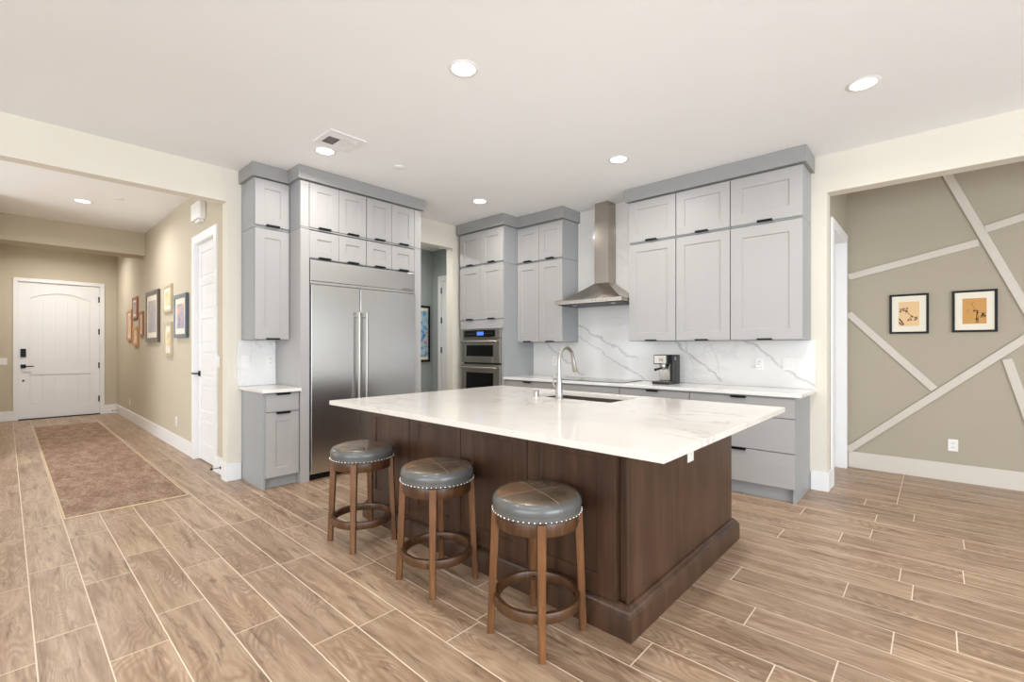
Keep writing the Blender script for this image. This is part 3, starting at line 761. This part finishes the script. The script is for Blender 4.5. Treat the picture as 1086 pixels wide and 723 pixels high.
def counter():
    x0, x1, y0, y1 = -3.232, -.712, 1.578, 3.375
    sx0, sx1, sy0, sy1 = -2.42, -1.665, 2.83, 3.265
    mb = MB()
    xs = [x0, sx0, sx1, x1]; ys = [y0, sy0, sy1, y1]
    V = {}
    for k, z in enumerate((CT0, CT1)):
        for i, x in enumerate(xs):
            for j, y in enumerate(ys): V[i, j, k] = mb.b.verts.new((x, y, z))
    for k in (0, 1):
        for i in range(3):
            for j in range(3):
                if (i, j) != (1, 1): mb.b.faces.new((V[i, j, k], V[i + 1, j, k], V[i + 1, j + 1, k], V[i, j + 1, k]))
    def wall(a, b): mb.b.faces.new((V[a + (0,)], V[b + (0,)], V[b + (1,)], V[a + (1,)]))
    for i in range(3): wall((i, 0), (i + 1, 0)); wall((i, 3), (i + 1, 3)); wall((0, i), (0, i + 1)); wall((3, i), (3, i + 1))
    for a, b in (((1, 1), (2, 1)), ((2, 1), (2, 2)), ((2, 2), (1, 2)), ((1, 2), (1, 1))): wall(a, b)
    o = mb.build('island_countertop', M['quartz'], None, .0015)
    tag(o, 'large white quartz island countertop overhanging the walnut base', 'countertop')
    # undermount sink bowl
    e = .012; zt = CT0 - .001; zb = .68
    t = thing('sink', ((sx0 + sx1) / 2, (sy0 + sy1) / 2, zb), 'stainless undermount sink cut into the island countertop', 'sink')
    mb = MB(); mb.box(sx0 - e, sx1 + e, sy0 - e, sy1 + e, zb - .004, zb)
    mb.box(sx0 - e, sx0 - .002, sy0 - e, sy1 + e, zb, zt).box(sx1 + .002, sx1 + e, sy0 - e, sy1 + e, zb, zt)
    mb.box(sx0 - e, sx1 + e, sy0 - e, sy0 - .002, zb, zt).box(sx0 - e, sx1 + e, sy1 + .002, sy1 + e, zb, zt)
    mb.build('bowl', M['sinksteel'], t)
    smooth_angle(MB().lathe([(.0, .002), (.042, .002), (.045, .0), (.045, -.002), (0, -.002)], ((sx0 + sx1) / 2, (sy0 + sy1) / 2 + .03, zb + .003), 28).build('drain', M['nickel'], t))
counter()
def faucet():
    bx, by, z = -2.056, 2.765, CT1
    t = thing('faucet', (bx, by, z), 'brushed nickel gooseneck pull down faucet standing beside the island sink', 'faucet')
    body = smooth_angle(MB().lathe([(.031, 0), (.031, .006), (.028, .012), (.026, .05), (.020, .12), (.0165, .17), (.0155, .20)], (bx, by, z), 28).build('body', M['nickel'], t))
    pts = [(bx, by, z + .19), (bx, by, z + .29)]; rad = .088
    for i in range(1, 15):
        a = math.pi * i / 14 * .93
        pts.append((bx, by + rad - rad * math.cos(a), z + .29 + rad * 1.05 * math.sin(a)))
    last = pts[-1]; smooth_angle(MB().tube(pts, [.0155] + [.0135] * (len(pts) - 1), 18).build('spout', M['nickel'], t))
    dz = Vector((0, .030, -.10)).normalized()
    L = Vector(last); sp = MB().tube([L, L + dz * .03, L + dz * .04, L + dz * .105, L + dz * .118], [.0135, .0145, .0165, .0200, .0185], 20)
    s = smooth_angle(sp.build('spray_head', M['nickel'], t))
    MB().box(L.x - .006, L.x + .006, L.y + .031, L.y + .044, L.z - .092, L.z - .050).build('spray_button', M['blackplastic'], s, .002)
    h = MB().tube([(bx, by, z + .085), (bx - .045, by, z + .085)], .0125, 16).tube([(bx - .040, by, z + .082), (bx - .055, by, z + .115), (bx - .052, by - .005, z + .150), (bx - .056, by - .012, z + .175)], [.007, .006, .005, .0055], 12)
    smooth_angle(h.build('lever', M['nickel'], t))
faucet()
o = smooth_angle(MB().lathe([(.0, 0), (.022, 0), (.022, .046), (.020, .050), (0, .050)], (-2.30, 2.795, CT1), 28).build('air_gap_cap', M['nickel'], None))
tag(o, 'short brushed nickel cylinder cap on the island left of the faucet', 'air gap')

# ------------------------------------------------------------------ stools
def stool():
    t = thing('bar_stool', (0, 0, 0), 'x', 'bar stool', 'round leather bar stools at the island')
    WORLD[t.name] = (0, 0, 0)
    rs = .203
    prof = [(.0, .560), (rs - .004, .560), (rs + .001, .566), (rs - .002, .577), (rs + .001, .590), (rs + .002, .606), (rs - .002, .620), (rs - .010, .632), (rs - .024, .6395), (rs - .05, .643), (rs - .11, .645), (0, .646)]
    seat = smooth_angle(MB().lathe(prof, n=72).build('seat', M['leather'], t), 60)
    nl = MB(); N = 54
    for i in range(N):
        a = 2 * math.pi * i / N; c = Vector((math.cos(a) * (rs + .0005), math.sin(a) * (rs + .0005), .5685))
        bmesh.ops.create_icosphere(nl.b, subdivisions=1, radius=.0056, matrix=Matrix.Translation(c))
    n_ = nl.build('nailhead_trim', M['nail'], seat, smooth=True); n_['label'] = 'row of shiny nickel nailheads around the seat rim'
    ap = MB().lathe([(.150, .500), (.187, .500), (.189, .503), (.189, .555), (.187, .5595), (.150, .5595), (.150, .500)], n=64, close=False)
    smooth_angle(ap.build('apron', M['ringwood'], t))
    fr = MB().lathe([(.176, .142), (.196, .142), (.198, .145), (.198, .184), (.196, .187), (.176, .187), (.174, .184), (.174, .145), (.176, .142)], n=64, close=False)
    smooth_angle(fr.build('foot_ring', M['ringwood'], t))
    for k in range(4):
        a = math.pi / 4 + k * math.pi / 2
        u = Vector((math.cos(a), math.sin(a), 0)); v = Vector((-math.sin(a), math.cos(a), 0))
        mb = MB(); rr = []
        for z, r, hw, hd in ((0, .2135, .0155, .0155), (.30, .2000, .0175, .017), (.50, .1915, .019, .018), (.5595, .1890, .019, .018)):
            c = u * r + Vector((0, 0, z))
            rr.append([mb.b.verts.new(c + u * hd * i + v * hw * j) for i, j in ((-1, -1), (1, -1), (1, 1), (-1, 1))])
        for A, B in zip(rr, rr[1:]):
            for i in range(4): mb.b.faces.new((A[i], A[(i + 1) % 4], B[(i + 1) % 4], B[i]))
        mb.b.faces.new(rr[0]); mb.b.faces.new(rr[-1])
        leg = mb.build('leg', M['stoolwood'], t, .003)
        c = u * .172 + Vector((0, 0, .1645))
        MB().tube([c, c - u * .004], .0045, 10).build('bolt', M['black'], leg)
    return t
st0 = stool()
spots = [(-1.350, 1.645, 'round grey leather bar stool with nailheads, nearest stool to the camera', 2),
         (-2.070, 1.640, 'round grey leather bar stool with nailheads, the middle of the three', -3),
         (-2.855, 1.625, 'round grey leather bar stool with nailheads, the farthest one beside the fridge', 4)]
for i, (x, y, l, rz) in enumerate(spots):
    s_ = st0 if i == 0 else copy_tree(st0)
    s_.location = (x, y, 0); s_.rotation_euler = (0, 0, 0); s_['label'] = l

# ------------------------------------------------------------------ rug
t = thing('runner_rug', (-7.77, .69, 0), 'long mottled brown runner rug on the hallway floor toward the front door', 'rug')
MB().box(-10.69, -4.85, .305, 1.075, .001, .010).build('rug_pile', M['rug'], t, .003)
e = MB().box(-10.70, -4.84, .295, .305, .001, .009).box(-10.70, -4.84, 1.075, 1.085, .001, .009).box(-10.70, -10.69, .305, 1.075, .001, .009).box(-4.85, -4.84, .305, 1.075, .001, .009)
lbl(e.build('rug_binding', M['rugedge'], t, .002), 'pale tan bound edge')
t.rotation_euler = (0, 0, 0)

# ------------------------------------------------------------------ pictures
def picture(name, T, a0, a1, z0, z1, fw, fmat, matw, artm, label, group=None, depth=.025, extra=None):
    base = T((a0 + a1) / 2, 0, z0); t = thing(name, base, label, 'picture', group)
    f = MB(); f.shaker(a0, a1, z0, z1, T, depth, fw, .012, b0=.001)
    f.build('frame', fmat, t, .0015)
    ai0, ai1, zi0, zi1 = a0 + fw + .003, a1 - fw - .003, z0 + fw + .003, z1 - fw - .003
    d = depth - .011
    MB().box(ai0, ai1, d + .0005, d + .002, zi0, zi1, T).build('mat_board', M['mat'], t)
    ar = MB().box(ai0 + matw[0], ai1 - matw[0], d + .002, d + .003, zi0 + matw[1], zi1 - matw[1], T).build('artwork', artm, t)
    if extra: extra(t, T, ai0 + matw[0], ai1 - matw[0], zi0 + matw[1], zi1 - matw[1], d + .003)
    return t
oak = plain('orange_frame_wood', (204, 136, 72), .4); brn = plain('brown_frame_wood', (160, 104, 64), .4)
dkf = plain('dark_bronze_frame', (84, 72, 60), .35); blf = plain('blue_grey_frame', (78, 96, 110), .2, spec=.7); gold = plain('pale_gold_frame', (205, 190, 160), .4, .2)
blkf = plain('black_frame', (16, 14, 13), .5, spec=.3)
a_warm = art('warm_print', [(.35, (214, 176, 140)), (.5, (236, 214, 190)), (.65, (190, 128, 96))], 9)
a_grey = art('grey_lilac_print', [(.3, (150, 148, 160)), (.5, (172, 166, 172)), (.62, (206, 178, 140)), (.75, (130, 128, 142))], 5, k=(1.5, 1, .8))
a_blue = art('blue_orange_print', [(.3, (130, 136, 170)), (.48, (168, 168, 190)), (.56, (222, 176, 150)), (.68, (236, 208, 184))], 6)
a_cream = art('cream_print', [(.35, (236, 222, 186)), (.5, (222, 204, 158)), (.62, (176, 178, 150))], 8)
Th = TY(YH)
G = 'framed prints on the hallway wall'
picture('framed_picture', Th, -10.70, -10.26, 1.41, 1.955, .045, oak, (.045, .05), a_warm, 'leftmost narrow orange wood framed print on the hallway wall', G)
picture('framed_picture', Th, -10.18, -9.77, 1.775, 2.14, .04, brn, (.04, .04), a_grey, 'small brown wood framed print at the top of the orange cluster in hallway', G)
picture('framed_picture', Th, -9.565, -9.29, 1.475, 1.875, .04, brn, (.03, .04), a_warm, 'small brown framed print at the right of the orange cluster in hallway', G)
picture('framed_picture', Th, -10.13, -9.72, 1.325, 1.635, .045, oak, (.04, .04), a_cream, 'small orange wood framed print at the bottom of the hallway cluster', G)
picture('framed_picture', Th, -8.98, -8.14, 1.375, 2.13, .06, dkf, (.09, .08), a_grey, 'largest dark bronze framed print with grey art on the hallway wall', G, .035)
picture('framed_picture', Th, -7.86, -7.41, 1.765, 2.14, .04, gold, (.05, .05), a_cream, 'pale gold framed cream print, upper of the two, on the hallway wall', G)
picture('framed_picture', Th, -7.77, -7.41, 1.18, 1.635, .04, gold, (.05, .09), a_cream, 'pale gold framed cream print, lower of the two, on the hallway wall', G)
picture('framed_picture', Th, -7.20, -6.615, 1.415, 1.955, .045, blf, (.07, .07), a_blue, 'dark blue framed print with blue and orange art beside the hall door', G, .035)

def branch_ink(seed):
    def f(t, T, a0, a1, z0, z1, b):
        rnd = random.Random(seed); W, H = a1 - a0, z1 - z0; mb = MB()
        def stroke(pts, wd):
            for (p, q) in zip(pts, pts[1:]):
                (x0, y0), (x1, y1) = p, q; L = math.hypot(x1 - x0, y1 - y0) + 1e-6; nx, ny = -(y1 - y0) / L * wd / 2, (x1 - x0) / L * wd / 2
                c = [(x0 + nx, y0 + ny), (x1 + nx * .8, y1 + ny * .8), (x1 - nx * .8, y1 - ny * .8), (x0 - nx, y0 - ny)]
                lo = [mb.b.verts.new(T(a0 + W * x, b, z0 + H * y)) for x, y in c]; hi = [mb.b.verts.new(T(a0 + W * x, b + .0006, z0 + H * y)) for x, y in c]
                mb.b.faces.new(lo); mb.b.faces.new(hi)
                for i in range(4): mb.b.faces.new((lo[i], lo[(i + 1) % 4], hi[(i + 1) % 4], hi[i]))
        def blob(x, y, r):
            for k in range(7):
                a = rnd.random() * 6.28; stroke([(x, y), (x + r * math.cos(a), y + r * math.sin(a))], .022)
        if seed == 1:
            stroke([(.04, .72), (.2, .66), (.36, .62), (.5, .5), (.62, .42), (.78, .34), (.92, .3)], .022)
            stroke([(.02, .30), (.12, .22), (.26, .04)], .07); stroke([(.02, .16), (.18, .03)], .06); stroke([(.62, .42), (.5, .24)], .018)
            for p in ((.1, .62, .06), (.22, .70, .09), (.36, .62, .1), (.42, .72, .05), (.5, .22, .07), (.6, .26, .05), (.86, .32, .08), (.8, .26, .05), (.66, .38, .04)): blob(*p)
        else:
            stroke([(.60, .04), (.60, .3), (.61, .52)], .04); stroke([(.66, .05), (.66, .3)], .02); stroke([(.58, .52), (.42, .72), (.38, .80), (.5, .84)], .012)
            stroke([(.5, .5), (.66, .52)], .03); stroke([(.24, .44), (.2, .52), (.26, .56)], .014); stroke([(.06, .38), (.2, .42)], .008)
            for p in ((.80, .34, .12), (.88, .36, .1), (.92, .30, .06), (.6, .18, .06), (.48, .5, .05), (.62, .46, .07)): blob(*p)
        o = mb.build('ink_drawing', ink, t); o['label'] = 'black ink plant strokes'
    return f
ink = plain('ink', (52, 44, 40), .8)
Ta = TY(YA)
peach = plain('peach_paper', (226, 190, 142), .7, var=.06); ochre = plain('ochre_paper', (202, 150, 84), .7, var=.06)
picture('framed_picture', Ta, -.352, -.048, 1.437, 1.838, .017, blkf, (.052, .058), peach, 'black framed ink branch on peach paper, left of the pair in the nook', 'ink prints on the accent wall', .022, branch_ink(1))
picture('framed_picture', Ta, .118, .424, 1.443, 1.840, .017, blkf, (.052, .058), ochre, 'black framed ink plant on ochre paper, right of the pair in the nook', 'ink prints on the accent wall', .022, branch_ink(2))
Tc = TX(-6.40)
a_tree = art('blossom_print', [(.3, (40, 50, 110)), (.42, (90, 140, 190)), (.52, (150, 196, 214)), (.6, (226, 200, 190)), (.7, (90, 70, 120))], 4, 2.0)
picture('framed_picture', Tc, 4.30, 4.895, 1.05, 2.00, .035, blkf, (.002, .05), a_tree, 'black framed blue blossom print in the corridor behind the kitchen', None, .03)

# ------------------------------------------------------------------ switches, outlets, sensors
def plate(name, T, a, z, wd, ht, n, label, kind='outlet', group=None, dep=.006):
    t = thing(name, T(a, 0, z - ht / 2), label, kind, group)
    MB().box(a - wd / 2, a + wd / 2, .0008, dep, z - ht / 2, z + ht / 2, T).build('cover_plate', M['plate'], t, .002)
    for i in range(n):
        c = a + (i - (n - 1) / 2) * .046
        if kind == 'outlet':
            for dz in (-.02, .02):
                s = MB().box(c - .016, c + .016, dep, dep + .002, z + dz - .013, z + dz + .013, T).build('socket', M['plate'], t, .001)
                MB().box(c - .008, c - .005, dep + .002, dep + .0026, z + dz - .005, z + dz + .006, T).box(c + .005, c + .008, dep + .002, dep + .0026, z + dz - .005, z + dz + .006, T).build('slots', M['black'], s)
        else: MB().box(c - .016, c + .016, dep, dep + .004, z - .033, z + .033, T).build('rocker', M['plate'], t, .0015)
    return t
Ts = TY(YW - .018); Tl = TX(XW + .018)
plate('outlet', Ts, -1.268, 1.138, .075, .118, 1, 'white outlet with a plug in adapter on marble, right of coffee machine')
o = smooth_angle(MB().box(-1.300, -1.250, YW - .055, YW - .027, 1.100, 1.135).build('plug_adapter', M['plate'], None, .006))
tag(o, 'small rounded plug in adapter on the marble outlet right of coffee machine', 'adapter')
plate('light_switch', Ts, -.985, 1.143, .165, .118, 3, 'white triple rocker switch plate on marble near the nook corner', 'switch')
plate('outlet', Ts, -3.76, 1.118, .075, .118, 1, 'white outlet on marble backsplash just left of the faucet')
plate('light_switch', Tl, 1.605, 1.160, .078, .118, 1, 'white switch plate on the small side backsplash, left one', 'switch')
plate('outlet', Tl, 1.838, 1.160, .075, .118, 1, 'white outlet on the small side backsplash, next to the fridge panel')
plate('outlet', TY(YA), .125, .35, .072, .115, 1, 'white outlet low on the accent wall of the nook')
plate('outlet', Th, -10.52, .335, .08, .118, 1, 'white outlet low on hallway wall below the orange framed cluster', group='hallway outlets')
plate('outlet', Th, -7.22, .345, .08, .118, 1, 'white outlet low on hallway wall close to the hall door', group='hallway outlets')
plate('light_switch', Th, -5.47, 1.15, .075, .118, 1, 'white switch plate beside the hall door near the kitchen pillar', 'switch')
plate('light_switch', TX(-12.0), -.03, 1.05, .09, .118, 1, 'white switch plate left of the front door', 'switch')
# door chime
t = thing('door_chime', (-6.07, YH, 2.70), 'white door chime box high on hallway wall above the hall door', 'door chime')
MB().prism([(-6.24, YH - .001), (-6.24, YH - .055), (-6.21, YH - .075), (-5.95, YH - .075), (-5.92, YH - .055), (-5.92, YH - .001)], 2.715, 2.90, 'xy').build('chime_cover', M['plate'], t, .006)
MB().prism([(-6.16, YH - .001), (-6.16, YH - .05), (-6.00, YH - .05), (-6.00, YH - .001)], 2.690, 2.716, 'xy').build('speaker_lip', M['plate'], t, .004)
# door stops
for x, l in ((-11.72, 'black spring door stop on baseboard near the front door'), (-5.36, 'black spring door stop on baseboard by the kitchen pillar')):
    t = thing('door_stop', (x, YH - .014, .07), l, 'door stop', 'black door stops')
    MB().tube([(x, YH - .0145, .075), (x, YH - .018, .075)], .014, 16).build('mount', M['black'], t)
    pts = []
    for i in range(90): a = i * .62; pts.append((x + .0055 * math.cos(a), YH - .018 - i * .0008, .075 + .0055 * math.sin(a)))
    MB().tube(pts, .0016, 6).build('spring', M['black'], t)
    MB().tube([(x, YH - .089, .075), (x, YH - .104, .075)], .009, 14).build('bumper', M['black'], t)

# ceiling lights
def can_light(x, y, z, label, power, col=(1.0, .98, .95), r=.075, group='recessed ceiling lights in the kitchen'):
    t = thing('recessed_light', (x, y, z), label, 'ceiling light', group)
    smooth_angle(MB().lathe([(r - .004, -.001), (r - .002, -.006), (r + .016, -.004), (r + .020, -.0005), (r - .004, -.0005), (r - .004, -.001)], (x, y, z), 48, close=False).build('trim_ring', M['trim'], t))
    MB().lathe([(0, -.0022), (r - .002, -.0022), (r - .002, -.0008), (0, -.0008)], (x, y, z), 48).build('lens', M['lens'], t)
    l = bpy.data.lights.new('lamp', 'AREA'); l.shape = 'DISK'; l.size = 2 * r; l.energy = power; l.color = col; l.spread = R(165)
    o = bpy.data.objects.new('lamp', l); COL.objects.link(o); o.parent = t; o.location = (0, 0, -.012)
tl = NT('lamp_lens'); tl.b.inputs['Emission Color'].default_value = (1, .96, .9, 1); tl.b.inputs['Emission Strength'].default_value = 6.0
M['lens'] = tl.fin((1, 1, 1, 1), .5)
for x, y, l in ((-2.165, 1.92, 'round glowing recessed light at the top, above the island'), (-.35, 3.80, 'glowing recessed light at the right, before the nook'),
                (-2.155, 3.81, 'glowing recessed light in front of the range hood'), (-3.985, 3.79, 'glowing recessed light near the oven tower'), (-3.97, 1.90, 'glowing recessed light beside the ceiling vent')):
    can_light(x, y, CZ, l, CAN_POWER)
for x, y in ((-2.165, .05), (-.35, .05), (-.35, 1.92)):
    can_light(x, y, CZ, 'recessed ceiling light outside the photo, above the open side of the room', CAN_POWER, group='recessed lights beyond the top edge of the photo')
can_light(-7.75, .64, 3.10, 'glowing recessed light in the hallway ceiling', 22, group='hall')
can_light(-10.9, .64, 3.10, 'recessed light above the front door behind the hall beam', 24, group='hall')
can_light(-5.8, 3.6, 2.95, 'added unseen light in the corridor behind the kitchen', 20, group='corridor')  # no fixture in view here; lamp added to brighten the corridor
for o in bpy.data.objects:
    if o.get('group') in ('hall', 'corridor'): del o['group']
# ceiling vent
def vent():
    x0, x1, y0, y1 = -3.850, -3.530, 1.735, 2.048; z = CZ
    t = thing('ceiling_vent', ((x0 + x1) / 2, (y0 + y1) / 2, z), 'square white air vent with four louvre banks beside a ceiling light', 'vent')
    f = MB(); w_ = .045
    f.box(x0, x1, y0, y0 + w_, z - .008, z - .0005).box(x0, x1, y1 - w_, y1, z - .008, z - .0005).box(x0, x0 + w_, y0 + w_, y1 - w_, z - .008, z - .0005).box(x1 - w_, x1, y0 + w_, y1 - w_, z - .008, z - .0005)
    xm = x1 - w_ - .075; ym = (y0 + y1) / 2
    f.box(xm, xm + .012, y0 + w_, y1 - w_, z - .008, z - .0005).box(x0 + w_, x1 - w_, ym - .006, ym + .006, z - .008, z - .0005)
    f.build('frame', M['trim'], t, .001)
    MB().box(x0 + w_, x1 - w_, y0 + w_, y1 - w_, z - .0015, z - .0006).build('dark_duct', M['blackplastic'], t)
    for (a0, a1, b0, b1, n, dr) in ((x0 + w_, xm, y0 + w_, ym - .006, 10, 1), (x0 + w_, xm, ym + .006, y1 - w_, 10, -1), (xm + .012, x1 - w_, y0 + w_, ym - .006, 6, 0), (xm + .012, x1 - w_, ym + .006, y1 - w_, 6, 0)):
        mb = MB()
        if dr:
            st = (b1 - b0) / n
            for i in range(n):
                c = b0 + (i + .5) * st; k = .0042 * dr
                mb.prism([(c - k, z - .0075), (c + k, z - .002), (c + k + .0008, z - .002), (c - k + .0008, z - .0075)], a0, a1, 'yz')
        else:
            st = (a1 - a0) / n
            for i in range(n):
                c = a0 + (i + .5) * st
                mb.prism([(c - .0045, z - .0075), (c + .0045, z - .002), (c + .0055, z - .002), (c - .0035, z - .0075)], b0, b1, 'xz')
        mb.build('louvres', M['trim'], t)
vent()
for x, y, z, l in ((-3.80, 2.553, CZ, 'small flat white round ceiling sensor between the lights near fridge cabinets'), (-7.30, .68 + .25, 3.10, 'small flat white round sensor on the hallway ceiling')):
    o = smooth_angle(MB().lathe([(0, -.012), (.038, -.012), (.050, -.006), (.052, -.0005), (0, -.0005)], (x, y, z), 40).build('ceiling_sensor', M['trim'], None))
    tag(o, l, 'sensor')
